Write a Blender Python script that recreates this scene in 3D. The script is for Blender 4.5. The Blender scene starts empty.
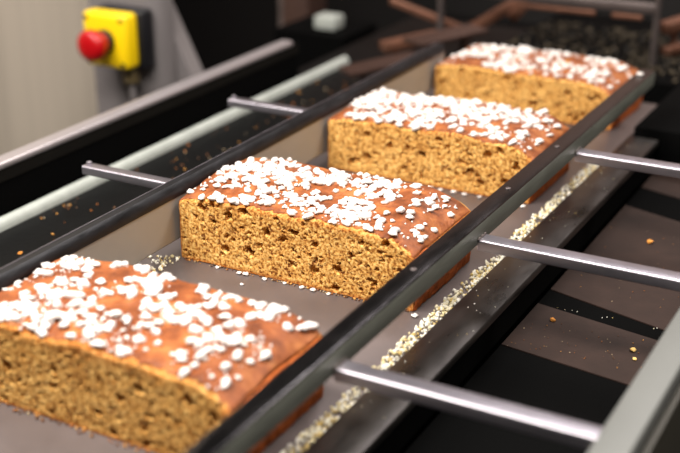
import bpy, bmesh, math, random
from mathutils import Vector, Matrix, noise, Euler

S = bpy.context.scene
C = S.collection
rnd = random.Random(7)

# ------------------------------------------------------------------ helpers
def link(name, me, mat=None, parent=None, loc=(0, 0, 0)):
    o = bpy.data.objects.new(name, me)
    C.objects.link(o)
    o.location = loc
    if parent is not None:
        o.parent = parent
    if mat is not None and me is not None:
        for m in (mat if isinstance(mat, (list, tuple)) else [mat]):
            me.materials.append(m)
    return o

def tag(o, label, cat, group=None, kind=None):
    o['label'] = label
    o['category'] = cat
    if group: o['group'] = group
    if kind: o['kind'] = kind
    return o

def thing(name, label, cat, loc=(0, 0, 0), group=None):
    return tag(link(name, None, None, None, loc), label, cat, group)

def from_bm(name, bm, mat, parent=None, loc=(0, 0, 0), smooth=None):
    bmesh.ops.recalc_face_normals(bm, faces=bm.faces)
    me = bpy.data.meshes.new(name)
    bm.to_mesh(me); bm.free()
    o = link(name, me, mat, parent, loc)
    if smooth is not None:
        for p in me.polygons: p.use_smooth = True
        me.set_sharp_from_angle(angle=math.radians(smooth))
    return o

def bm_box(bm, lo, hi, bev=0.0, seg=2):
    c = [(a + b) / 2 for a, b in zip(lo, hi)]
    s = [b - a for a, b in zip(lo, hi)]
    r = bmesh.ops.create_cube(bm, size=1, matrix=Matrix.Translation(c) @ Matrix.Diagonal((*s, 1)))
    if bev:
        es = list({e for v in r['verts'] for e in v.link_edges})
        bmesh.ops.bevel(bm, geom=es, offset=bev, segments=seg, profile=0.5, affect='EDGES')

def box(name, lo, hi, mat, parent=None, bev=0.0, seg=2):
    bm = bmesh.new()
    bm_box(bm, lo, hi, bev, seg)
    return from_bm(name, bm, mat, parent, smooth=35 if bev else None)

def bm_prism(bm, prof, axis, a, b, dz=None):
    """extrude a closed 2-D profile along x (prof = y,z) or y (prof = x,z)"""
    f = (lambda p, t: (t, p[0], p[1])) if axis == 'x' else (lambda p, t: (p[0], t, p[1]))
    va = [bm.verts.new(f(p, a)) for p in prof]
    vb = [bm.verts.new(f(p, b)) for p in prof]
    n = len(prof)
    bm.faces.new(va); bm.faces.new(vb[::-1])
    for i in range(n):
        bm.faces.new((va[i], va[(i + 1) % n], vb[(i + 1) % n], vb[i]))

def prism(name, prof, axis, a, b, mat, parent=None, smooth=30):
    bm = bmesh.new()
    bm_prism(bm, prof, axis, a, b)
    return from_bm(name, bm, mat, parent, smooth=smooth)

def round_prof(x0, z0, x1, z1, r, n=3):
    """rounded rectangle profile; r = radii (bl, br, tr, tl)"""
    P = []
    for (cx, cz, a0, rr) in ((x0, z0, 180, r[0]), (x1, z0, 270, r[1]), (x1, z1, 0, r[2]), (x0, z1, 90, r[3])):
        sx = 1 if cx == x0 else -1
        sz = 1 if cz == z0 else -1
        if rr <= 0:
            P.append((cx, cz)); continue
        for k in range(n + 1):
            a = math.radians(a0 + 90 * k / n)
            P.append((cx + sx * rr + rr * math.cos(a), cz + sz * rr + rr * math.sin(a)))
    return P

def bm_cyl(bm, p, q, r, seg=20, r2=None):
    p, q = Vector(p), Vector(q)
    d = q - p
    M = Matrix.Translation((p + q) / 2) @ d.to_track_quat('Z', 'Y').to_matrix().to_4x4()
    return bmesh.ops.create_cone(bm, cap_ends=True, segments=seg, radius1=r, radius2=r if r2 is None else r2, depth=d.length, matrix=M)

def cyl(name, p, q, r, mat, parent=None, seg=24, bev=0.0):
    bm = bmesh.new()
    bm_cyl(bm, p, q, r, seg)
    if bev:
        es = [e for e in bm.edges if len(e.link_faces) == 2 and e.calc_face_angle() > 1]
        bmesh.ops.bevel(bm, geom=es, offset=bev, segments=3, profile=0.5, affect='EDGES')
    return from_bm(name, bm, mat, parent, smooth=40)

def bm_bar(bm, p, q, w, h, bev=0.0015):
    p, q = Vector(p), Vector(q)
    d = q - p
    r = bmesh.ops.create_cube(bm, size=1, matrix=Matrix.Translation((p + q) / 2) @ d.to_track_quat('X', 'Z').to_matrix().to_4x4() @ Matrix.Diagonal((d.length, w, h, 1)))
    if bev:
        es = list({e for v in r['verts'] for e in v.link_edges})
        bmesh.ops.bevel(bm, geom=es, offset=bev, segments=2, profile=0.5, affect='EDGES')

def bar(name, p, q, w, h, mat, parent=None, bev=0.0015):
    bm = bmesh.new()
    bm_bar(bm, p, q, w, h, bev)
    return from_bm(name, bm, mat, parent, smooth=35)

def bar_on(name, p, q, w, h, zf, mat, bev=0.0015):
    """a bar carried on two stubs that stand on the surface zf"""
    bm = bmesh.new()
    bm_bar(bm, p, q, w, h, bev)
    for t in (0.25, 0.75):
        c = Vector(p).lerp(Vector(q), t)
        bm_cyl(bm, (c.x, c.y, zf), (c.x, c.y, c.z), 0.003, 12)
    return from_bm(name, bm, mat, smooth=35)

def sm(a, b, x):
    t = min(1, max(0, (x - a) / (b - a)))
    return t * t * (3 - 2 * t)

# ------------------------------------------------------------------ materials
def srgb(r, g, b):
    f = lambda c: (c / 255) / 12.92 if c / 255 <= 0.04045 else ((c / 255 + 0.055) / 1.055) ** 2.4
    return (f(r), f(g), f(b), 1)

def mat(name, col, rough=0.5, metal=0.0, bump=0.0, bscale=200, var=0.0, vscale=30, stretch=(1, 1, 1), spec=0.5, rvar=0.0, coat=0.0, dark=None):
    m = bpy.data.materials.new(name)
    m.use_nodes = True
    nt = m.node_tree; N = nt.nodes; K = nt.links
    b = N['Principled BSDF']
    b.inputs['Base Color'].default_value = col
    b.inputs['Roughness'].default_value = rough
    b.inputs['Metallic'].default_value = metal
    b.inputs['Specular IOR Level'].default_value = spec
    b.inputs['Coat Weight'].default_value = coat
    tc = N.new('ShaderNodeTexCoord')
    mp = N.new('ShaderNodeMapping'); mp.inputs['Scale'].default_value = stretch
    K.new(tc.outputs['Object'], mp.inputs['Vector'])
    if var or rvar:
        n = N.new('ShaderNodeTexNoise'); n.inputs['Scale'].default_value = vscale; n.inputs['Detail'].default_value = 6
        n.inputs['Roughness'].default_value = 0.65
        K.new(mp.outputs['Vector'], n.inputs['Vector'])
        if var:
            r = N.new('ShaderNodeValToRGB')
            r.color_ramp.elements[0].position = 0.3; r.color_ramp.elements[1].position = 0.7
            d = dark or tuple(c * (1 - var) for c in col[:3]) + (1,)
            r.color_ramp.elements[0].color = d
            r.color_ramp.elements[1].color = tuple(min(1, c * (1 + var * 0.5)) for c in col[:3]) + (1,)
            K.new(n.outputs['Fac'], r.inputs['Fac'])
            K.new(r.outputs['Color'], b.inputs['Base Color'])
        if rvar:
            mr = N.new('ShaderNodeMapRange')
            mr.inputs['From Min'].default_value = 0.3; mr.inputs['From Max'].default_value = 0.7
            mr.inputs['To Min'].default_value = max(0.02, rough - rvar); mr.inputs['To Max'].default_value = min(1, rough + rvar)
            K.new(n.outputs['Fac'], mr.inputs['Value'])
            K.new(mr.outputs['Result'], b.inputs['Roughness'])
    if bump:
        n2 = N.new('ShaderNodeTexNoise'); n2.inputs['Scale'].default_value = bscale; n2.inputs['Detail'].default_value = 4
        K.new(mp.outputs['Vector'], n2.inputs['Vector'])
        bp = N.new('ShaderNodeBump'); bp.inputs['Strength'].default_value = bump; bp.inputs['Distance'].default_value = 0.001
        K.new(n2.outputs['Fac'], bp.inputs['Height'])
        K.new(bp.outputs['Normal'], b.inputs['Normal'])
    return m

def mat_crumb():
    """cut face of the cake: golden sponge full of small brown pores"""
    m = mat('cake_crumb', srgb(203, 148, 74), rough=0.85, spec=0.2)
    nt = m.node_tree; N = nt.nodes; K = nt.links; b = N['Principled BSDF']
    tc = [n for n in N if n.type == 'TEX_COORD'][0]
    n1 = N.new('ShaderNodeTexNoise'); n1.inputs['Scale'].default_value = 420; n1.inputs['Detail'].default_value = 5; n1.inputs['Roughness'].default_value = 0.7
    n2 = N.new('ShaderNodeTexNoise'); n2.inputs['Scale'].default_value = 28; n2.inputs['Detail'].default_value = 3
    v = N.new('ShaderNodeTexVoronoi'); v.inputs['Scale'].default_value = 300
    nw = N.new('ShaderNodeTexNoise'); nw.inputs['Scale'].default_value = 260; nw.inputs['Detail'].default_value = 2
    mixv = N.new('ShaderNodeMixRGB'); mixv.blend_type = 'LINEAR_LIGHT'; mixv.inputs['Fac'].default_value = 0.006
    for t in (n1, n2, nw): K.new(tc.outputs['Object'], t.inputs['Vector'])
    K.new(tc.outputs['Object'], mixv.inputs[1]); K.new(nw.outputs['Color'], mixv.inputs[2])
    K.new(mixv.outputs[0], v.inputs['Vector'])
    r1 = N.new('ShaderNodeValToRGB'); e = r1.color_ramp.elements
    e[0].position = 0.39; e[0].color = srgb(118, 66, 24)
    e[1].position = 0.60; e[1].color = srgb(248, 206, 128)
    k = e.new(0.47); k.color = srgb(208, 148, 70)
    K.new(n1.outputs['Fac'], r1.inputs['Fac'])
    # pores: small voronoi cells, only some of them open
    sel = N.new('ShaderNodeMapRange'); sel.inputs['From Min'].default_value = 0.74; sel.inputs['From Max'].default_value = 0.80
    sep = N.new('ShaderNodeSeparateColor'); K.new(v.outputs['Color'], sep.inputs['Color'])
    K.new(sep.outputs['Red'], sel.inputs['Value'])
    dist = N.new('ShaderNodeMapRange'); dist.inputs['From Min'].default_value = 0.46; dist.inputs['From Max'].default_value = 0.30
    K.new(v.outputs['Distance'], dist.inputs['Value'])
    mu = N.new('ShaderNodeMath'); mu.operation = 'MULTIPLY'
    K.new(sel.outputs['Result'], mu.inputs[0]); K.new(dist.outputs['Result'], mu.inputs[1])
    mx = N.new('ShaderNodeMixRGB'); mx.inputs[2].default_value = srgb(120, 66, 24)
    K.new(mu.outputs[0], mx.inputs['Fac']); K.new(r1.outputs['Color'], mx.inputs[1])
    r2 = N.new('ShaderNodeValToRGB')
    r2.color_ramp.elements[0].position = 0.35; r2.color_ramp.elements[0].color = (0.86, 0.80, 0.72, 1)
    r2.color_ramp.elements[1].position = 0.65; r2.color_ramp.elements[1].color = (1, 1, 1, 1)
    K.new(n2.outputs['Fac'], r2.inputs['Fac'])
    mm = N.new('ShaderNodeMixRGB'); mm.blend_type = 'MULTIPLY'; mm.inputs['Fac'].default_value = 1
    K.new(mx.outputs[0], mm.inputs[1]); K.new(r2.outputs['Color'], mm.inputs[2])
    sx = N.new('ShaderNodeSeparateXYZ'); K.new(tc.outputs['Object'], sx.inputs[0])
    def rim(sock, a, c):
        q = N.new('ShaderNodeMapRange'); q.inputs['From Min'].default_value = a; q.inputs['From Max'].default_value = c
        ad = N.new('ShaderNodeMath'); ad.operation = 'MULTIPLY_ADD'; ad.inputs[1].default_value = 0.006 if abs(c - a) > 0.004 else 0.0015
        K.new(nw.outputs['Fac'], ad.inputs[0]); K.new(sx.outputs[sock], ad.inputs[2])
        K.new(ad.outputs[0], q.inputs['Value']); return q.outputs['Result']
    def mxm(a, c):
        q = N.new('ShaderNodeMath'); q.operation = 'MAXIMUM'; K.new(a, q.inputs[0]); K.new(c, q.inputs[1]); return q.outputs[0]
    fac = mxm(mxm(rim('Z', 0.049, 0.060), rim('Z', 0.0042, 0.0018)), mxm(rim('X', 0.0040, 0.0020), rim('X', 0.196, 0.2)))
    rm = N.new('ShaderNodeMath'); rm.operation = 'MULTIPLY'; rm.inputs[1].default_value = 0.7; K.new(fac, rm.inputs[0])
    mr_ = N.new('ShaderNodeMixRGB'); mr_.inputs[2].default_value = srgb(176, 98, 38)
    K.new(rm.outputs[0], mr_.inputs['Fac']); K.new(mm.outputs[0], mr_.inputs[1])
    K.new(mr_.outputs[0], b.inputs['Base Color'])
    # bump: sponge grain, pores sunk
    su = N.new('ShaderNodeMath'); su.operation = 'SUBTRACT'
    K.new(n1.outputs['Fac'], su.inputs[0]); K.new(mu.outputs[0], su.inputs[1])
    bp = N.new('ShaderNodeBump'); bp.inputs['Strength'].default_value = 0.7; bp.inputs['Distance'].default_value = 0.0015
    K.new(su.outputs[0], bp.inputs['Height']); K.new(bp.outputs['Normal'], b.inputs['Normal'])
    return m

def mat_crust():
    m = mat('cake_crust', srgb(186, 112, 60), rough=0.5, spec=0.22)
    nt = m.node_tree; N = nt.nodes; K = nt.links; b = N['Principled BSDF']
    tc = [n for n in N if n.type == 'TEX_COORD'][0]
    n1 = N.new('ShaderNodeTexNoise'); n1.inputs['Scale'].default_value = 45; n1.inputs['Detail'].default_value = 7; n1.inputs['Roughness'].default_value = 0.65
    n2 = N.new('ShaderNodeTexNoise'); n2.inputs['Scale'].default_value = 500; n2.inputs['Detail'].default_value = 3
    for t in (n1, n2): K.new(tc.outputs['Object'], t.inputs['Vector'])
    r1 = N.new('ShaderNodeValToRGB'); e = r1.color_ramp.elements
    e[0].position = 0.32; e[0].color = srgb(90, 46, 24)
    e[1].position = 0.68; e[1].color = srgb(176, 111, 62)
    k = e.new(0.5); k.color = srgb(136, 75, 40)
    K.new(n1.outputs['Fac'], r1.inputs['Fac'])
    K.new(r1.outputs['Color'], b.inputs['Base Color'])
    bp = N.new('ShaderNodeBump'); bp.inputs['Strength'].default_value = 0.5; bp.inputs['Distance'].default_value = 0.001
    K.new(n2.outputs['Fac'], bp.inputs['Height']); K.new(bp.outputs['Normal'], b.inputs['Normal'])
    return m

def mat_bits(name, cols, rough=0.6):
    """granules: colour picked per loose piece"""
    m = mat(name, cols[0], rough=rough, spec=0.3)
    nt = m.node_tree; N = nt.nodes; K = nt.links; b = N['Principled BSDF']
    g = N.new('ShaderNodeNewGeometry')
    r = N.new('ShaderNodeValToRGB'); r.color_ramp.interpolation = 'CONSTANT'
    e = r.color_ramp.elements
    e[0].position = 0; e[0].color = cols[0]; e[1].position = 1 / len(cols); e[1].color = cols[1]
    for i in range(2, len(cols)):
        k = e.new(i / len(cols)); k.color = cols[i]
    K.new(g.outputs['Random Per Island'], r.inputs['Fac'])
    K.new(r.outputs['Color'], b.inputs['Base Color'])
    return m

M = {}
M['crumb'] = mat_crumb()
M['crust'] = mat_crust()
M['crust_end'] = mat('cake_end_crust', srgb(186, 96, 44), rough=0.75, var=0.5, vscale=160, bump=0.9, bscale=500, spec=0.2)
M['sugar'] = mat('pearl_sugar', srgb(222, 215, 210), rough=0.5, spec=0.4)
M['sugar'].node_tree.nodes['Principled BSDF'].inputs['Subsurface Weight'].default_value = 0.15
M['sugar'].node_tree.nodes['Principled BSDF'].inputs['Subsurface Radius'].default_value = (0.002, 0.002, 0.002)
M['bits'] = mat_bits('sugar_crumb_mix', [srgb(236, 230, 210), srgb(222, 208, 162), srgb(244, 240, 230), srgb(206, 180, 116), srgb(230, 220, 190), srgb(240, 236, 220)])
M['brown_bits'] = mat_bits('cake_crumb_mix', [srgb(150, 90, 40), srgb(110, 70, 40), srgb(196, 140, 70), srgb(90, 64, 44), srgb(170, 150, 120)])
M['plate'] = mat('slide_plate_steel', srgb(112, 102, 100), rough=0.42, metal=0.5, var=0.12, vscale=14, rvar=0.06, bump=0.05, bscale=300)
M['rail'] = mat('worn_dark_steel', srgb(84, 81, 82), rough=0.18, metal=0.95, var=0.35, vscale=60, stretch=(1, 0.25, 1), rvar=0.10, bump=0.12, bscale=240)
M['rail_side'] = mat('stainless_side', srgb(168, 164, 156), rough=0.45, metal=0.4, var=0.06, vscale=20, rvar=0.05)
M['rail_top'] = mat('scuffed_black_steel', srgb(40, 40, 43), rough=0.42, metal=0.6, var=0.5, vscale=120, stretch=(1, 0.3, 1), rvar=0.1, bump=0.3, bscale=260)
M['rail_outer'] = mat('dull_greenish_steel', srgb(132, 134, 124), rough=0.4, metal=0.35, var=0.3, vscale=70, stretch=(1, 0.2, 1), rvar=0.1, bump=0.1)  # paler copy of the rail steel, reflected light put into its colour
M['bar'] = mat('bright_bar_steel', srgb(176, 170, 178), rough=0.36, metal=0.95, var=0.15, vscale=40, stretch=(0.2, 1, 1), rvar=0.06, bump=0.05)
M['strip'] = mat('dark_edge_steel', srgb(84, 80, 78), rough=0.33, metal=0.85, var=0.4, vscale=40, stretch=(1, 0.3, 1), rvar=0.1, bump=0.1)
M['black'] = mat('black_greasy_steel', srgb(9, 9, 9), rough=0.5, metal=0.0, spec=0.12, var=0.3, vscale=50, bump=0.2)
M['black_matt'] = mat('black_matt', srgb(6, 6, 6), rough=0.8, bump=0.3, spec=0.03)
M['tray'] = mat('brown_tray', srgb(44, 31, 26), rough=0.65, metal=0.0, spec=0.2, var=0.3, vscale=35, bump=0.15)
M['frame'] = mat('grey_painted_frame', srgb(100, 101, 98), rough=0.45, var=0.08, vscale=12, bump=0.04)
M['frame_dark'] = mat('olive_grey_side', srgb(58, 55, 46), rough=0.5, var=0.1, vscale=10)
M['dark_olive'] = mat('dark_olive_steel', srgb(20, 18, 15), rough=0.7, spec=0.08, var=0.2, vscale=30)
M['alu'] = mat('aluminium_edge', srgb(190, 182, 184), rough=0.35, metal=0.7, var=0.05)
M['white_plastic'] = mat('white_plastic', srgb(166, 170, 164), rough=0.4, var=0.2, vscale=40, spec=0.4)
M['wall'] = mat('beige_panel', srgb(196, 184, 168), rough=0.6, var=0.08, vscale=6, stretch=(8, 8, 0.05))
M['dark_wall'] = mat('dark_panel', srgb(18, 13, 12), rough=0.7, var=0.3, vscale=3)
M['brown_wall'] = mat('brown_wall_band', srgb(150, 120, 108), rough=0.6, var=0.1, vscale=4)
M['floor'] = mat('dark_tile_floor', srgb(60, 54, 50), rough=0.5, var=0.2, vscale=5)
M['post'] = mat('grey_post', srgb(116, 110, 110), rough=0.5, var=0.06, vscale=8)
M['yellow'] = mat('yellow_plastic', srgb(246, 206, 10), rough=0.4, bump=0.02)
M['red'] = mat('red_plastic', srgb(176, 8, 16), rough=0.35)
M['black_plastic'] = mat('black_plastic', srgb(20, 20, 24), rough=0.45)
M['brass'] = mat('dull_gland', srgb(120, 104, 72), rough=0.5, metal=0.3)
M['copper'] = mat('copper_brown_steel', srgb(128, 88, 70), rough=0.4, metal=0.6, var=0.3, vscale=30)
M['brown_steel'] = mat('brown_steel', srgb(70, 50, 43), rough=0.45, metal=0.4, var=0.3, vscale=10)
M['dim_steel'] = mat('dim_steel', srgb(110, 100, 98), rough=0.4, metal=0.7, var=0.3, vscale=30)
M['grit'] = mat_bits('dark_grit', [srgb(40, 33, 26), srgb(62, 52, 38), srgb(28, 24, 20), srgb(76, 66, 50)])

# ------------------------------------------------------------------ camera
camd = bpy.data.cameras.new('camera')
cam = bpy.data.objects.new('camera', camd)
C.objects.link(cam)
yaw, pitch, roll = 0.50401, 0.39512, -0.00539
f = Vector((-math.sin(yaw) * math.cos(pitch), math.cos(yaw) * math.cos(pitch), -math.sin(pitch)))
r0 = Vector((math.cos(yaw), math.sin(yaw), 0)); u0 = r0.cross(f)
r = r0 * math.cos(roll) + u0 * math.sin(roll)
u = -r0 * math.sin(roll) + u0 * math.cos(roll)
mw = Matrix((r, u, -f)).transposed().to_4x4()
CAM = Vector((0.52012, -0.68742, 0.38091))
mw.translation = CAM
cam.matrix_world = mw
camd.sensor_width = 36; camd.sensor_fit = 'HORIZONTAL'
camd.lens = 1203.5 * 36 / 680
camd.clip_start = 0.02
camd.dof.use_dof = True
camd.dof.focus_distance = 0.885
camd.dof.aperture_fstop = 4.6
S.camera = cam

# ------------------------------------------------------------------ cakes
L, D, H = 0.2, 0.1, 0.0525

def top_z(x, y, seed, h=1.0):
    """height of the domed top crust"""
    q = Vector((x * 28, y * 28, seed * 7.3))
    z = 0.0548 + 0.0018 * (1 - (2 * y / D - 1) ** 4)
    z += 0.0030 * noise.noise(q) + 0.0014 * noise.noise(q * 3.1)
    z += 0.0015 * math.sin(math.pi * min(1, max(0, x / L))) - 0.0005
    if x > L - 0.032: z -= 0.014 * ((x - (L - 0.032)) / 0.032) ** 2
    if x < 0.018: z -= 0.0040 * ((0.018 - x) / 0.018) ** 2
    return z * h

def end_x(y, z, right, seed):
    q = Vector((y * 40, z * 40, seed * 3.1 + (5 if right else 0)))
    n = 0.0012 * noise.noise(q) + 0.0005 * noise.noise(q * 4)
    return (L + 0.0015 * math.sin(math.pi * min(1, z / H)) + n) if right else (0.0 + n * 0.6)

def cake_body(seed, h):
    """sponge block: dense front cut face with real holes, plain back"""
    bm = bmesh.new()
    rr = random.Random(seed * 101 + 3)
    nx, nz = 240, 66
    t = 0.0013
    def P(i, j, y):
        uu, vv = i / nx, j / nz
        zt = top_z(t + uu * (L - 2 * t), min(max(y, 0), D), seed, h) - 0.0006
        zz = 0.0006 + vv * (zt - 0.0012)
        x0 = end_x(y, zz, False, seed) + t; x1 = end_x(y, zz, True, seed) - t
        return x0 + uu * (x1 - x0), zz
    holes = []
    for k in range(190):
        big = rr.random() < 0.17
        a = rr.uniform(0.0015, 0.0036) if big else rr.uniform(0.0006, 0.0015)
        b = a * rr.uniform(0.5, 1.5)
        holes.append((rr.uniform(0.004, L - 0.004), rr.uniform(0.004, 0.051 * h), a, b, rr.uniform(0, 3.14), min(a, b) * rr.uniform(1.6, 2.6)))
    cell = {}
    for hh in holes:
        for cx in range(int((hh[0] - 0.008) / 0.01), int((hh[0] + 0.008) / 0.01) + 1):
            for cz in range(int((hh[1] - 0.008) / 0.01), int((hh[1] + 0.008) / 0.01) + 1):
                cell.setdefault((cx, cz), []).append(hh)
    def depth(x, z):
        q = Vector((x * 420, z * 420, seed * 2.2))
        d = 0.00035 * noise.noise(q) + 0.0003 * noise.noise(q * 0.4)
        best = 0
        for (hx, hz, a, b, an, dp) in cell.get((int(x / 0.01), int(z / 0.01)), ()):
            dx, dz = x - hx, z - hz
            c, s_ = math.cos(an), math.sin(an)
            e = ((dx * c + dz * s_) / a) ** 2 + ((-dx * s_ + dz * c) / b) ** 2
            e += 0.75 * noise.noise(Vector((x * 700, z * 700, 1.7)))
            if e < 1: best = max(best, dp * min(1, 1.6 * math.sqrt(max(0, 1 - e))))
        return d + best
    fr = []
    for j in range(nz + 1):
        row = []
        for i in range(nx + 1):
            x, z = P(i, j, 0.0)
            edge = min(1, i / 3, (nx - i) / 3, j / 3, (nz - j) / 3)
            jt = 0.0007 * noise.noise(Vector((x * 330, seed, 3))) if j == nz else 0
            row.append(bm.verts.new((x, -0.0004 + depth(x, z) * max(edge, 0.3) + 0.0012 * (1 - min(1, (nz - j) / 2)), z + jt)))
        fr.append(row)
    for j in range(nz):
        for i in range(nx):
            bm.faces.new((fr[j][i], fr[j][i + 1], fr[j + 1][i + 1], fr[j + 1][i]))
    bx, bz = 60, 16
    bk = [[bm.verts.new((P(i * nx / bx, j * nz / bz, D)[0], D + 0.0004 - 0.0008 * rr.random(), P(i * nx / bx, j * nz / bz, D)[1])) for i in range(bx + 1)] for j in range(bz + 1)]
    for j in range(bz):
        for i in range(bx):
            bm.faces.new((bk[j][i + 1], bk[j][i], bk[j + 1][i], bk[j + 1][i + 1]))
    def rim(g, n, m):
        return [g[0][i] for i in range(n)] + [g[j][n] for j in range(m)] + [g[m][n - i] for i in range(n)] + [g[m - j][0] for j in range(m)]
    A = rim(fr, nx, nz); B = rim(bk, bx, bz)
    # side skin between the dense front rim and the coarse back rim
    ka = [0, nx, nx + nz, 2 * nx + nz, 2 * nx + 2 * nz]; kb = [0, bx, bx + bz, 2 * bx + bz, 2 * bx + 2 * bz]
    for s_ in range(4):
        na, nb = ka[s_ + 1] - ka[s_], kb[s_ + 1] - kb[s_]
        i = j = 0
        while i < na or j < nb:
            a0 = A[(ka[s_] + i) % len(A)]; b0 = B[(kb[s_] + j) % len(B)]
            if j >= nb or (i < na and (i + 1) / na <= (j + 1) / nb):
                a1 = A[(ka[s_] + i + 1) % len(A)]; bm.faces.new((a0, b0, a1)); i += 1
            else:
                b1 = B[(kb[s_] + j + 1) % len(B)]; bm.faces.new((a0, b0, b1)); j += 1
    return bm

def cake_crust(seed, h, which):
    """baked skin as a thin shell: 'top' (dome and left end) or 'end' (rough right end)"""
    bm = bmesh.new()
    ny = 44
    th = 0.0014
    rows_o, rows_i = [], []
    for k in range(ny + 1):
        y = D * k / ny
        o = []
        if which == 'top':
            zl = top_z(0, y, seed, h)
            for j in range(14):
                z = 0.0008 + (zl - 0.0025) * j / 13
                o.append((end_x(y, z, False, seed), z, 1, 0))
            for i in range(1, 241):
                x = L * i / 240 * 0.995
                zz = top_z(x, y, seed, h)
                s_ = 0.002 * noise.noise(Vector((x * 90, y * 90, seed)))
                o.append((x, zz + 0.25 * s_, 0, -1))
        else:
            zr = top_z(L, y, seed, h) - 0.0004
            for j in range(26):
                z = 0.0006 + (zr - 0.0006) * j / 25
                n = 0.0009 * noise.noise(Vector((y * 260, z * 260, seed + 4)))
                o.append((end_x(y, z, True, seed) + n + 0.0004, z, -1, 0))
        def yy(x, z):
            m_ = 0.25 if (x < 0.003 or x > L - 0.003) else 1.0
            q = Vector((x * 110, z * 110, seed * 1.9))
            a = m_ * (0.0030 + 0.0042 * noise.noise(q) + 0.0030 * noise.noise(q * 3.3) + 0.0018 * noise.noise(q * 8))
            return max(0.0, a) + (D - max(0.0, a)) * k / ny
        lip = 0.0009 if k in (0, ny) else 0
        rows_o.append([bm.verts.new((x + a * lip, yy(x, z), z + b * lip)) for x, z, a, b in o])
        rows_i.append([bm.verts.new((x + a * th, yy(x, z), z + b * th)) for x, z, a, b in o])
    n = len(rows_o[0])
    for k in range(ny):
        for i in range(n - 1):
            bm.faces.new((rows_o[k][i], rows_o[k][i + 1], rows_o[k + 1][i + 1], rows_o[k + 1][i]))
            bm.faces.new((rows_i[k][i], rows_i[k + 1][i], rows_i[k + 1][i + 1], rows_i[k][i + 1]))
        for e in (0, n - 1):
            bm.faces.new((rows_o[k][e], rows_o[k + 1][e], rows_i[k + 1][e], rows_i[k][e]))
    for k in (0, ny):
        for i in range(n - 1):
            bm.faces.new((rows_o[k][i], rows_i[k][i], rows_i[k][i + 1], rows_o[k][i + 1]))
    return bm

def nib_verts(seed, sub=2):
    bm = bmesh.new()
    bmesh.ops.create_icosphere(bm, subdivisions=sub, radius=1)
    for v in bm.verts:
        q = v.co * 1.3 + Vector((seed * 3.3, 0, seed))
        k = 1 + 0.5 * noise.noise(q) + 0.35 * noise.noise(q * 2.7)
        v.co = Vector((v.co.x * k, v.co.y * k * 0.85, v.co.z * k * 0.55))
    return bm

NIB = []
for s_ in range(8):
    bm = nib_verts(s_)
    me = bpy.data.meshes.new('sugar_nib'); bm.to_mesh(me); bm.free()
    for p in me.polygons: p.use_smooth = True
    me.materials.append(M['sugar'])
    NIB.append(me)

def merged(name, items, mat_, parent, sub=1, meshes=None):
    """many tiny granules as one mesh: items = (pos, rot, scale)"""
    if meshes is None:
        meshes = []
        for s_ in range(5):
            b = nib_verts(s_ + 20, sub)
            meshes.append(([v.co.copy() for v in b.verts], [[v.index for v in f_.verts] for f_ in b.faces])); b.free()
    V, F = [], []
    for k, (p, ro, sc) in enumerate(items):
        vs, fs = meshes[k % len(meshes)]
        T = Matrix.Translation(p) @ Euler(ro).to_matrix().to_4x4() @ Matrix.Diagonal((*(sc if hasattr(sc, '__len__') else (sc,) * 3), 1))
        o = len(V)
        V += [tuple(T @ v) for v in vs]
        F += [[i + o for i in fc] for fc in fs]
    me = bpy.data.meshes.new(name)
    me.from_pydata(V, [], F)
    for p in me.polygons: p.use_smooth = True
    return link(name, me, mat_, parent)

NIBRAW = []
for me in NIB:
    NIBRAW.append(([v.co.copy() for v in me.vertices], [list(p.vertices) for p in me.polygons]))

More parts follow.
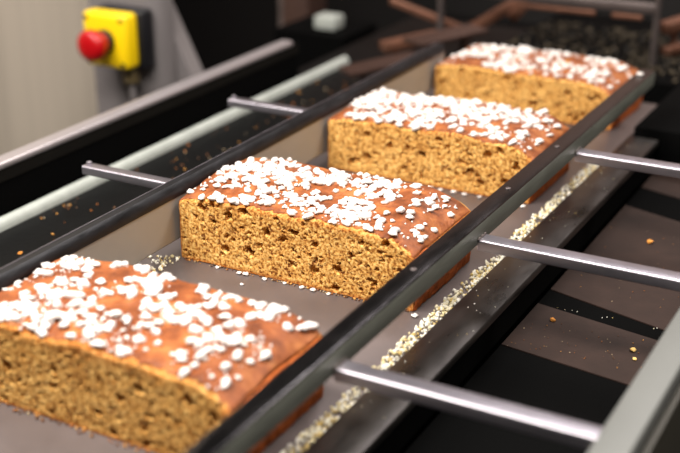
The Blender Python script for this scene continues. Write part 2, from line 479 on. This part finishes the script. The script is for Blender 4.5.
def make_cake(y0, seed, h, dens, label, sparse_x):
    root = thing('spice_cake', label, 'cake', (0, y0, 0), 'sugar topped spice cakes on the line')
    b = from_bm('sponge', cake_body(seed, h), M['crumb'], root, smooth=60)
    b['label'] = 'golden cut sponge full of holes'
    from_bm('top_crust', cake_crust(seed, h, 'top'), M['crust'], root, smooth=60)
    e = from_bm('end_crust', cake_crust(seed, h, 'end'), M['crust_end'], root, smooth=60)
    e['label'] = 'rough red brown end crust'
    rr = random.Random(seed * 17 + 5)
    pts = []
    tries = 0
    while len(pts) < dens and tries < 20000:
        tries += 1
        x, y = rr.uniform(0.004, L - 0.004), rr.uniform(0.001, D - 0.003)
        q = Vector((x * 32, y * 32, seed * 9.1))
        pr = 0.55 + 0.9 * noise.noise(q)
        pr *= 1 - 0.65 * sm(L - sparse_x, L, x)
        pr *= 0.8 + 0.2 * sm(0.0, 0.015, y)
        pr *= 0.4 + 0.6 * sm(0.0, 0.02, x)
        if rr.random() > pr: continue
        s_ = rr.choice((0.0018, 0.0024, 0.0028, 0.0032, 0.0036, 0.0040)) * rr.uniform(0.9, 1.1)
        if any((x - a) ** 2 + (y - c) ** 2 < (0.42 * (s_ + d)) ** 2 for a, c, d in pts): continue
        pts.append((x, y, s_))
    pts.sort(key=lambda t: -t[2] * (1 - 2.0 * t[1]))
    rest = []
    first = None
    for k, (x, y, s_) in enumerate(pts):
        z = top_z(x, y, seed, h) + 0.28 * s_
        ro = (rr.uniform(-.3, .3), rr.uniform(-.3, .3), rr.uniform(0, 6.28))
        sc = (s_ * rr.uniform(0.9, 1.25), s_ * rr.uniform(0.85, 1.1), s_ * rr.uniform(0.8, 1.15))
        if k < 100:
            if first is None:
                first = link('sugar_nib', NIB[0], None, root); o = first
            else:
                o = first.copy(); o.data = NIB[k % 8]; C.objects.link(o); o.parent = root
            o.location = (x, y, z); o.rotation_euler = ro; o.scale = sc
        else:
            rest.append(((x, y, z), ro, sc))
    # fine sugar dust grains between the nibs
    for k in range(520):
        x, y = 0.004 + (L - 0.012) * rr.random() ** 1.2, rr.uniform(0.001, D - 0.002)
        if noise.noise(Vector((x * 32, y * 32, seed * 9.1))) < -0.2 + 0.3 * rr.random(): continue
        s_ = rr.uniform(0.0005, 0.0013)
        rest.append(((x, y, top_z(x, y, seed, h) + 0.3 * s_), (rr.random() * 3, rr.random() * 3, rr.random() * 6), s_))
    g = merged('sugar_topping', rest, M['sugar'], root, meshes=NIBRAW)
    g['kind'] = 'stuff'
    return root

make_cake(-0.2294, 1, 1.01, 300, 'nearest blurred spice cake with pearl sugar, cut off by the left edge', 0.045)
make_cake(0.0, 2, 0.98, 370, 'sharp golden spice cake with pearl sugar, second from the front', 0.06)
make_cake(0.2319, 3, 0.93, 360, 'third spice cake from the front, directly behind the sharp one', 0.05)
far_cake = make_cake(0.4680, 4, 0.82, 230, 'farthest blurred spice cake at the end of the rails', 0.04)

far_cake.rotation_euler = (0, 0, math.radians(-1.5))

# ------------------------------------------------------------------ slide bed, edge strip, loose sugar
sp = tag(box('slide_plate', (-0.030, -0.60, -0.006), (0.2220, 0.575, 0.0), M['plate'], bev=0.0008),
         'smooth brown grey metal plate the spice cakes lie on', 'conveyor plate')
st = tag(prism('edge_strip', round_prof(0.2224, -0.004, 0.2525, 0.0025, (0, 0.001, 0.0016, 0.001)), 'y', -0.60, 0.448, M['strip']),
         'dark steel strip along the right edge of the cake plate', 'steel strip')

def scatter(name, n, xr, yr, z, smin, smax, mat_, label, cat, dens=None, sub=1, seed=1, flat=1.0):
    rr = random.Random(seed)
    it = []
    while len(it) < n:
        x, y = rr.uniform(*xr), rr.uniform(*yr)
        if dens and rr.random() > dens(x, y): continue
        s_ = rr.uniform(smin, smax)
        it.append(((x, y, z + 0.62 * s_), (rr.random() * 3, rr.random() * 3, rr.random() * 6), s_))
    return tag(merged(name, it, mat_, None, sub), label, cat, kind='stuff')

scatter('sugar_crumbs', 1700, (0.2115, 0.2222), (-0.42, 0.37), 0.0, 0.0008, 0.0021, M['bits'],
        'line of yellowish sugar crumbs gathered along the dark edge strip', 'sugar crumbs',
        lambda x, y: (0.15 + 0.85 * sm(0.209, 0.216, x)) * (0.8 + 0.6 * noise.noise(Vector((x * 60, y * 22, 1)))), seed=11)
scatter('sugar_crumbs', 130, (-0.024, 0.002), (-0.112, -0.002), 0.0, 0.0008, 0.0022, M['bits'],
        'small heap of sugar crumbs under the left rail before the sharp cake', 'sugar crumbs',
        lambda x, y: 0.15 + 0.85 * sm(-0.02, -0.008, x) * sm(-0.11, -0.03, y), seed=12)
scatter('sugar_dust', 70, (0.225, 0.251), (-0.3, 0.44), 0.0025, 0.0003, 0.0006, M['bits'],
        'few tiny specks of sugar on the dark edge strip', 'sugar dust', seed=13)
scatter('cake_crumbs', 90, (0.01, 0.19), (-0.2345, -0.2305), 0.0, 0.0006, 0.0016, M['brown_bits'],
        'brown crumbs along the foot of the nearest cake', 'cake crumbs', seed=14)
scatter('cake_crumbs', 150, (0.004, 0.197), (-0.0035, -0.0008), 0.0, 0.0005, 0.0012, M['brown_bits'],
        'fine brown crumbs along the foot of the sharp cake', 'cake crumbs', seed=15)

nib0 = None
def loose_nib(x, y, s_, label, group, z=0.0):
    global nib0
    if nib0 is None:
        nib0 = link('loose_sugar_nib', NIB[1], None); o = nib0
    else:
        o = nib0.copy(); C.objects.link(o)
        o.data = NIB[rnd.randrange(8)]
    o.location = (x, y, z + 0.45 * s_); o.rotation_euler = (0, 0, rnd.uniform(0, 6)); o.scale = (s_, s_, s_ * 0.75)
    tag(o, label, 'sugar nib', group)
for (x, y, s_) in ((0.0362, -0.0035, .0018), (0.0567, -0.0045, .0022), (0.0625, -0.004, .0026), (0.079, -0.0045, .0020), (0.096, -0.0035, .0017), (0.111, -0.004, .0021), (0.1205, -0.004, .0026), (0.1335, -0.004, .0017)):
    loose_nib(x, y, s_, 'white sugar nib lying at the front foot of the sharp cake', 'nibs at the foot of the sharp cake')
loose_nib(0.0692, -0.0199, .0017, 'lone small sugar nib on the plate before the sharp cake', None)
loose_nib(0.2035, -0.0065, .0026, 'sugar nib on the plate at the right front corner of the sharp cake', None)
loose_nib(0.1960, 0.2230, .0026, 'sugar nib on the plate by the right corner of the third cake', None)
for (x, y, s_) in ((0.095, 0.2265, .002), (0.108, 0.2265, .0023), (0.118, 0.226, .0024), (0.13, 0.2265, .0026), (0.141, 0.226, .0023), (0.155, 0.2265, .002)):
    loose_nib(x, y, s_, 'white sugar nib at the front foot of the third cake', 'nibs at the foot of the third cake')

loose_nib(0.2215, 0.4720, .0036, 'large white sugar nib lying on the far end of the right rail', None, 0.058)

# ------------------------------------------------------------------ guide rails with their support bars
def support_bar(parent, x0, x1, y, z0=0.0380, z1=0.0465, d=0.0130):
    o = prism('support_bar', round_prof(y - d, z0, y, z1, (0.001, 0.001, 0.001, 0.0018), 4), 'x', x0, x1, M['bar'], parent, smooth=50)
    return o

RX = 0.2150
gr = thing('guide_rail', 'long dark steel rail passing over the right ends of the cakes', 'guide rail', (0, 0, 0))
rl = prism('rail', round_prof(RX, 0.0420, 0.2300, 0.0580, (0.001, 0.0012, 0.0022, 0.0012)), 'y', -0.62, 0.497, M['rail'], gr)
rl.data.materials.append(M['rail_outer'])
for p_ in rl.data.polygons:
    if p_.normal.x > 0.9: p_.material_index = 1
for y in (-0.1560, 0.0520, 0.2640):
    o = support_bar(gr, 0.2298, 0.3815, y)
    bm = bmesh.new()
    for k in range(9):
        t = k / 8
        bmesh.ops.create_icosphere(bm, subdivisions=1, radius=0.0011, matrix=Matrix.Translation((0.2304, y - 0.0130 + 0.0130 * t, 0.0466 + 0.0004 * math.sin(k * 2))))
    from_bm('weld_bead', bm, M['dim_steel'], o, smooth=60)
for y in (-0.05, 0.115, 0.225):
    cyl('rivet', (0.2222, y, 0.0578), (0.2222, y, 0.0588), 0.0022, M['dim_steel'], gr, 14, 0.0005)

gl = thing('guide_rail', 'dark topped rail with beige steel inner side, left of the cakes', 'guide rail', (0, 0, 0))
prism('rail', [(-0.0126, 0.040), (-0.0126, 0.0570), (-0.0118, 0.0582), (-0.0060, 0.0584), (-0.0038, 0.0562), (-0.0020, 0.0512), (-0.0022, 0.0488), (-0.0060, 0.0478), (-0.0060, 0.040)], 'y', -0.62, 0.500, M['rail_top'], gl)
box('worn_edge', (-0.0130, -0.62, 0.0570), (-0.0122, 0.500, 0.0585), M['bar'], gl, 0.0002)['label'] = 'bare bright metal edge'  # thin strip added to paint the bright glint along the rail edge
o = prism('side_plate', [(-0.0126, 0.0135), (-0.0126, 0.040), (-0.0060, 0.040), (-0.0060, 0.0478), (-0.0028, 0.0486), (-0.0028, 0.0150), (-0.0040, 0.0135)], 'y', -0.62, 0.500, M['rail_side'], gl)
o['label'] = 'beige stainless inner side'
for y in (0.0440, 0.2620):
    o = support_bar(gl, -0.1220, -0.0124, y, 0.0365, 0.0440, 0.0105)
    cyl('bolt', (-0.1190, y - 0.004, 0.0435), (-0.1190, y - 0.004, 0.0465), 0.0022, M['bar'], o, 12, 0.0006)

# ------------------------------------------------------------------ left machine side
tag(box('left_bed', (-0.2300, -0.60, -0.024), (-0.0305, 0.90, -0.0150), M['black']),
    'black greasy bed plate left of the rail, dotted with crumbs', 'bed plate')
lf = thing('side_frame', 'black side beam with pale top edge beside the white strip', 'machine frame', (0, 0, 0))
box('web', (-0.2300, -0.60, -0.0150), (-0.2080, 0.53, 0.0285), M['black_matt'], lf)
box('upper_face', (-0.2082, -0.60, 0.0170), (-0.2070, 0.53, 0.0284), M['dark_olive'], lf)['label'] = 'dark olive upper face'
prism('edge_rail', round_prof(-0.2230, 0.0285, -0.2060, 0.0345, (0.0005, 0.0015, 0.003, 0.003)), 'y', -0.60, 0.515, M['alu'], lf)['label'] = 'pale aluminium top edge'
bm = bmesh.new()
pf = [(0.0066 * math.cos(math.radians(a)), 0.0092 * math.sin(math.radians(a))) for a in range(0, 181, 15)]
bm_prism(bm, [(-0.1925 + x, -0.0150 + z) for x, z in pf], 'y', -0.60, 0.62)
tag(from_bm('guide_strip', bm, M['white_plastic'], smooth=50), 'white rounded plastic strip running along the dark left bed', 'guide strip')
scatter('cake_crumbs', 260, (-0.180, -0.018), (-0.15, 0.55), -0.0150, 0.0006, 0.0017, M['brown_bits'],
        'brown crumbs scattered over the black left bed', 'cake crumbs',
        lambda x, y: 0.25 + 0.9 * max(0, noise.noise(Vector((x * 30, y * 20, 3)))), seed=21)
scatter('dark_grit', 420, (-0.2075, -0.2020), (-0.15, 0.50), -0.0150, 0.0008, 0.0022, M['grit'],
        'dark grit caked along the black side beam behind the white strip', 'grit', seed=22)

def single_crumb(x, y, z, s_, label, colour, group=None):
    b = nib_verts(rnd.randrange(50), 2)
    for v in b.verts: v.co = v.co * s_
    o = from_bm('bread_crumb', b, colour, None, (x, y, z + 0.5 * s_), smooth=60)
    o.rotation_euler = (0, 0, rnd.uniform(0, 6))
    tag(o, label, 'crumb', group)
M['orange_crumb'] = mat('orange_crumb', srgb(206, 134, 52), rough=0.7, bump=0.6, bscale=600)
M['yellow_crumb'] = mat('yellow_crumb', srgb(226, 186, 110), rough=0.7, bump=0.6, bscale=600)
single_crumb(-0.1400, -0.0290, -0.015, 0.0019, 'orange crumb on the black bed just below the white strip', M['orange_crumb'])
single_crumb(-0.0780, -0.0280, -0.015, 0.0024, 'pale orange crumb on the black bed near the left rail', M['yellow_crumb'])

# ------------------------------------------------------------------ right machine side
rf = thing('side_frame', 'grey painted side beam in the lower right corner', 'machine frame', (0, 0, 0))
prism('beam', round_prof(0.3815, -0.075, 0.4020, 0.0480, (0.001, 0.001, 0.003, 0.002)), 'y', -0.62, 0.40, M['frame'], rf)
box('outer_panel', (0.4020, -0.62, -0.30), (0.4060, 0.40, 0.0380), M['frame_dark'], rf, 0.0008)['label'] = 'dark olive grey outer panel'
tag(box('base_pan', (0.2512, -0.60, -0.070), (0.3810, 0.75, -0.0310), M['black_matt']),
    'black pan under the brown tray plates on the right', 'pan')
tray_quads = [((0.2520, 0.1130), (0.3800, 0.0910), (0.3800, 0.0203), (0.2520, 0.0382)),  # thin plates set askew so the black pan shows as bands
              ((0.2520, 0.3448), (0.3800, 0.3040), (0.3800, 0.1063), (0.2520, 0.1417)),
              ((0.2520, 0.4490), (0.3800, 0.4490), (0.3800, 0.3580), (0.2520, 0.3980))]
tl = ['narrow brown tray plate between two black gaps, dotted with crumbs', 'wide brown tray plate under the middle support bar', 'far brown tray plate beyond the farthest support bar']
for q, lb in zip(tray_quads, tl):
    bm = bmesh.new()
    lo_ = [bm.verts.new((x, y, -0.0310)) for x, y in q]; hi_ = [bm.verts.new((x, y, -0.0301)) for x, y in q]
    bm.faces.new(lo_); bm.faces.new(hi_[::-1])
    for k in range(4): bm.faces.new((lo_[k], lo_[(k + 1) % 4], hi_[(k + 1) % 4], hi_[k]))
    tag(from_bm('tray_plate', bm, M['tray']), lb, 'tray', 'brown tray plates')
scatter('tray_specks', 80, (0.256, 0.378), (0.037, 0.092), -0.030, 0.0002, 0.0007, M['brown_bits'],
        'pale specks on the narrow brown tray plate', 'specks', seed=31)
scatter('tray_specks', 40, (0.256, 0.378), (0.142, 0.305), -0.030, 0.0002, 0.0006, M['brown_bits'],
        'pale specks on the wide brown tray plate', 'specks', seed=32)
scatter('tray_specks', 9, (0.256, 0.350), (0.113, 0.119), -0.0310, 0.0003, 0.0006, M['bits'],
        'pale specks in the black gap beside the wide tray plate', 'specks', seed=33)
single_crumb(0.2961, 0.2680, -0.030, 0.0026, 'orange crumb on the brown tray near the right edge of the photo', M['orange_crumb'])
single_crumb(0.2720, 0.0900, -0.030, 0.0022, 'orange crumb on the narrow tray plate close to the edge strip', M['orange_crumb'])
single_crumb(0.3379, 0.0721, -0.030, 0.0024, 'yellow crumb on the narrow tray plate close to the grey beam', M['yellow_crumb'])
single_crumb(0.3425, 0.0600, -0.030, 0.0016, 'smaller yellow crumb beside the yellow one on the narrow tray plate', M['yellow_crumb'])

tag(box('drive_housing', (0.2260, 0.450, -0.03), (0.3600, 0.640, 0.012), M['black_matt'], bev=0.002),  # black box added where the gantry's shade darkens the far end
    'black housing at the far right end of the edge strip', 'housing')

tag(box('strip_support', (0.2235, -0.60, -0.0262), (0.2508, 0.440, -0.0042), M['black_matt']),
    'black support under the dark edge strip', 'support')

# stand of the conveyor
cs = thing('conveyor_stand', 'dark machine stand under the conveyor', 'stand', (0, 0, -0.9))
o = box('body', (-0.2290, -0.60, -0.30 + 0.9), (0.2150, 0.98, -0.0265 + 0.9), M['black_matt'], cs)
o = None
for x in (-0.21, 0.36):
    for y in (-0.5, 0.55):
        box('leg', (x - 0.02, y - 0.02, 0.0), (x + 0.02, y + 0.02, 0.60 if x < 0 else 0.824), M['frame_dark'], cs)
cs.location = (0, 0, -0.9)

# body cut so the trays on the left bed sit in it: bed plate thickness is above the body top

# ------------------------------------------------------------------ far end machinery
mb = tag(box('mesh_belt', (-0.030, 0.665, -0.0263), (0.215, 0.98, -0.002), M['black_matt']),
         'dark gritty belt behind the farthest cake', 'belt')
scatter('dark_grit', 700, (-0.025, 0.212), (0.67, 0.90), -0.002, 0.0015, 0.0034, M['grit'],
        'dim sugary grit lying on the dark belt behind the farthest cake', 'grit', seed=41)
gy = thing('gantry', 'dark cross bar on a thin post at the far end of the line', 'gantry', (0, 0, 0))
bar('cross_bar', (-0.060, 0.742, 0.066), (0.166, 0.742, 0.066), 0.012, 0.012, M['dim_steel'], gy)
bar('lower_lip', (-0.010, 0.738, 0.0545), (0.092, 0.738, 0.0545), 0.006, 0.006, M['copper'], gy)
bar('lower_lip', (0.112, 0.738, 0.0545), (0.150, 0.738, 0.0545), 0.006, 0.006, M['copper'], gy)
cyl('post', (0.1660, 0.742, -0.002), (0.1660, 0.742, 0.13), 0.0045, M['dim_steel'], gy, 16)
cyl('post', (-0.116, 0.742, -0.015), (-0.116, 0.742, 0.13), 0.0045, M['dim_steel'], gy, 16)
bar('side_link', (-0.060, 0.742, 0.066), (-0.116, 0.742, 0.066), 0.008, 0.008, M['dim_steel'], gy)
la = thing('link_arm', 'copper brown bent arm at the far end left of the cross bar', 'arm', (0, 0, 0))
bar('arm', (-0.030, 0.823, 0.046), (-0.092, 0.775, 0.004), 0.016, 0.012, M['copper'], la)
bar('arm', (-0.092, 0.775, 0.004), (-0.190, 0.742, 0.042), 0.012, 0.009, M['copper'], la)
cyl('mount', (-0.092, 0.776, -0.0150), (-0.092, 0.776, 0.003), 0.005, M['brown_steel'], la, 14)
cyl('pivot', (-0.092, 0.762, 0.004), (-0.092, 0.790, 0.004), 0.008, M['brown_steel'], la, 18)
bar('bracket', (-0.045, 0.806, 0.020), (-0.034, 0.818, 0.036), 0.014, 0.016, M['copper'], la)

# plates in the gap left of the far rail
tag(bar_on('cover_plate', (-0.128, 0.500, 0.010), (-0.070, 0.580, 0.018), 0.034, 0.006, -0.015, M['brown_steel']), 'brown steel plate lying past the white strip by the left rail end', 'plate')
tag(bar_on('cover_plate', (-0.135, 0.610, 0.014), (-0.085, 0.670, 0.022), 0.022, 0.012, -0.015, M['copper']), 'copper lit block on the far left bed behind the brown plate', 'block')
tag(bar_on('cover_plate', (-0.085, 0.590, 0.030), (-0.036, 0.680, 0.034), 0.040, 0.005, -0.015, M['brown_steel']), 'brown plate beside the far end of the left rail', 'plate')

# dark cabinet, posts and the pale part behind
tag(box('column', (-0.420, 0.84, -0.9), (-0.375, 0.90, 0.30), M['brown_steel'], bev=0.004), 'dim brown column behind the pale beam end', 'column')
tag(box('column', (-0.440, 0.86, -0.9), (-0.424, 0.90, 0.30), M['dim_steel'], bev=0.003), 'narrow grey column left of the brown one', 'column')
tag(box('pale_block', (-0.322, 0.765, -0.016), (-0.288, 0.795, 0.003), M['white_plastic'], bev=0.003), 'pale plastic block in the dark behind the left rail', 'block')
tag(box('block_shelf', (-0.372, 0.740, -0.9), (-0.260, 0.840, -0.0165), M['black_matt']), 'black stand below the pale block', 'stand')
tag(bar_on('lever', (0.160, 0.800, 0.030), (0.210, 0.850, 0.044), 0.020, 0.014, -0.002, M['copper']), 'upper copper brown lever right of the thin post', 'lever')
tag(bar_on('lever', (0.168, 0.785, 0.004), (0.208, 0.840, 0.012), 0.014, 0.010, -0.002, M['copper']), 'lower copper brown lever right of the thin post', 'lever')

# ------------------------------------------------------------------ emergency stop on its post
po = thing('machine_post', 'grey sheet metal post carrying the yellow stop box', 'post', (-0.45, 0.55, -0.9))
bm = bmesh.new()
bm_prism(bm, [(-0.490, 0.488), (-0.400, 0.488), (-0.388, 0.492), (-0.381, 0.502), (-0.381, 0.518), (-0.490, 0.518)], 'x', 0, 1)
for v in bm.verts:
    x, a, b_ = v.co
    v.co = (a + 0.45, b_ - 0.55, 0.0 if x < 0.5 else 1.10)
from_bm('post_body', bm, M['post'], po, smooth=50)
bm = bmesh.new()
bm_prism(bm, [(-0.400, 0.055), (-0.400, -0.20), (-0.274, -0.20)], 'y', 0.5185, 0.545)
g = from_bm('gusset', bm, M['post'], po)
for v in g.data.vertices: v.co += Vector((0.45, -0.55, 0.9))

es = thing('emergency_stop', 'yellow emergency stop box with red mushroom button on grey post', 'emergency stop', (-0.43, 0.488, 0.026))
def esb(name, lo, hi, m, bev, par=es, seg=3):
    o = box(name, [a - b_ for a, b_ in zip(lo, es.location)], [a - b_ for a, b_ in zip(hi, es.location)], m, par, bev, seg)
    return o
esb('back_box', (-0.459, 0.464, -0.012), (-0.3885, 0.4875, 0.061), M['black_plastic'], 0.004)
ho = esb('cover', (-0.461, 0.438, -0.008), (-0.394, 0.464, 0.060), M['yellow'], 0.006)
for sx in (-0.454, -0.401):
    for sz in (-0.001, 0.053):
        cyl('screw', (sx + 0.43, 0.4372 - 0.488, sz - 0.026), (sx + 0.43, 0.440 - 0.488, sz - 0.026), 0.0028, M['black_plastic'], ho, 12)
bx_, bz_ = -0.426 + 0.43, 0.026 - 0.026
cyl('collar', (bx_, 0.4385 - 0.488, bz_), (bx_, 0.428 - 0.488, bz_), 0.0150, M['black_plastic'], es, 28, 0.001)
bm = bmesh.new()
prof = [(0.0, 0.0), (0.0135, 0.0), (0.0135, 0.008), (0.0185, 0.011), (0.0195, 0.016), (0.0185, 0.021), (0.014, 0.0245), (0.007, 0.026), (0, 0.0263)]
ring = []
for (rad, hgt) in prof[1:-1]:
    ring.append([bm.verts.new((bx_ + rad * math.cos(a * math.pi / 16), 0.4285 - 0.488 - hgt, bz_ + rad * math.sin(a * math.pi / 16))) for a in range(32)])
tip = bm.verts.new((bx_, 0.4285 - 0.488 - prof[-1][1], bz_)); bot = bm.verts.new((bx_, 0.4285 - 0.488, bz_))
for k in range(len(ring) - 1):
    for a in range(32):
        bm.faces.new((ring[k][a], ring[k][(a + 1) % 32], ring[k + 1][(a + 1) % 32], ring[k + 1][a]))
for a in range(32):
    bm.faces.new((ring[-1][a], ring[-1][(a + 1) % 32], tip)); bm.faces.new((ring[0][(a + 1) % 32], ring[0][a], bot))
from_bm('mushroom_button', bm, M['red'], es, smooth=50)
cyl('cable_gland', (-0.412 + 0.43, 0.466 - 0.488, -0.013 - 0.026), (-0.412 + 0.43, 0.466 - 0.488, -0.030 - 0.026), 0.010, M['brass'], es, 18, 0.001)
cyl('cable', (-0.412 + 0.43, 0.466 - 0.488, -0.030 - 0.026), (-0.412 + 0.43, 0.466 - 0.488, -0.50), 0.004, M['post'], es, 12)

# ------------------------------------------------------------------ room
def struct(o, label=None):
    o['kind'] = 'structure'
    return o
struct(box('floor', (-2.6, -2.2, -0.95), (2.2, 2.6, -0.9), M['floor']))
bm = bmesh.new()
prof = []
struct(box('wall_left', (-1.40, 0.30, -0.9), (-0.66, 0.76, 1.9), M['wall']))
struct(box('wall_back', (-2.6, 1.60, -0.9), (2.2, 1.65, 1.9), M['dark_wall']))

struct(box('trim_1', (-1.6, 1.57, 0.05), (1.6, 1.60, 0.74), M['brown_wall']))  # unseen panel added to put brown into the rail's reflection

# ------------------------------------------------------------------ light
def area(name, loc, target, sx, sy, power, col=(1, 1, 1)):
    ld = bpy.data.lights.new(name, 'AREA')
    ld.shape = 'RECTANGLE'; ld.size = sx; ld.size_y = sy; ld.energy = power; ld.color = col
    o = bpy.data.objects.new(name, ld); C.objects.link(o)
    o.location = loc
    o.rotation_euler = (Vector(target) - Vector(loc)).to_track_quat('-Z', 'Y').to_euler()
    return o
area('ceiling_lamp', (0.05, -0.40, 0.90), (0.10, 0.10, 0), 0.9, 0.28, 22, (1, 0.95, 0.88))
area('ceiling_lamp_back', (-0.75, -0.5, 1.5), (-0.6, 0.5, 0), 0.6, 0.25, 28, (1, 0.95, 0.90))  # added fill with no known source, brightens beige wall and stop box
area('ceiling_lamp_far', (0.75, 0.80, 1.3), (0.15, 0.1, 0), 0.9, 0.3, 20, (1, 0.93, 0.86))
area('ceiling_lamp_wall', (0.12, 1.40, 1.50), (0.1, 0.6, 0), 0.8, 0.25, 8, (1, 0.95, 0.95))  # added light with no known source, puts sheen on the bar tops
W = bpy.data.worlds.new('world'); S.world = W; W.use_nodes = True
W.node_tree.nodes['Background'].inputs['Color'].default_value = (0.9, 0.95, 1.0, 1)
W.node_tree.nodes['Background'].inputs['Strength'].default_value = 0.035
S.view_settings.view_transform = 'Standard'
S.view_settings.look = 'None'
S.view_settings.exposure = 0.0
S.view_settings.gamma = 1.0
S.view_settings.use_curve_mapping = False
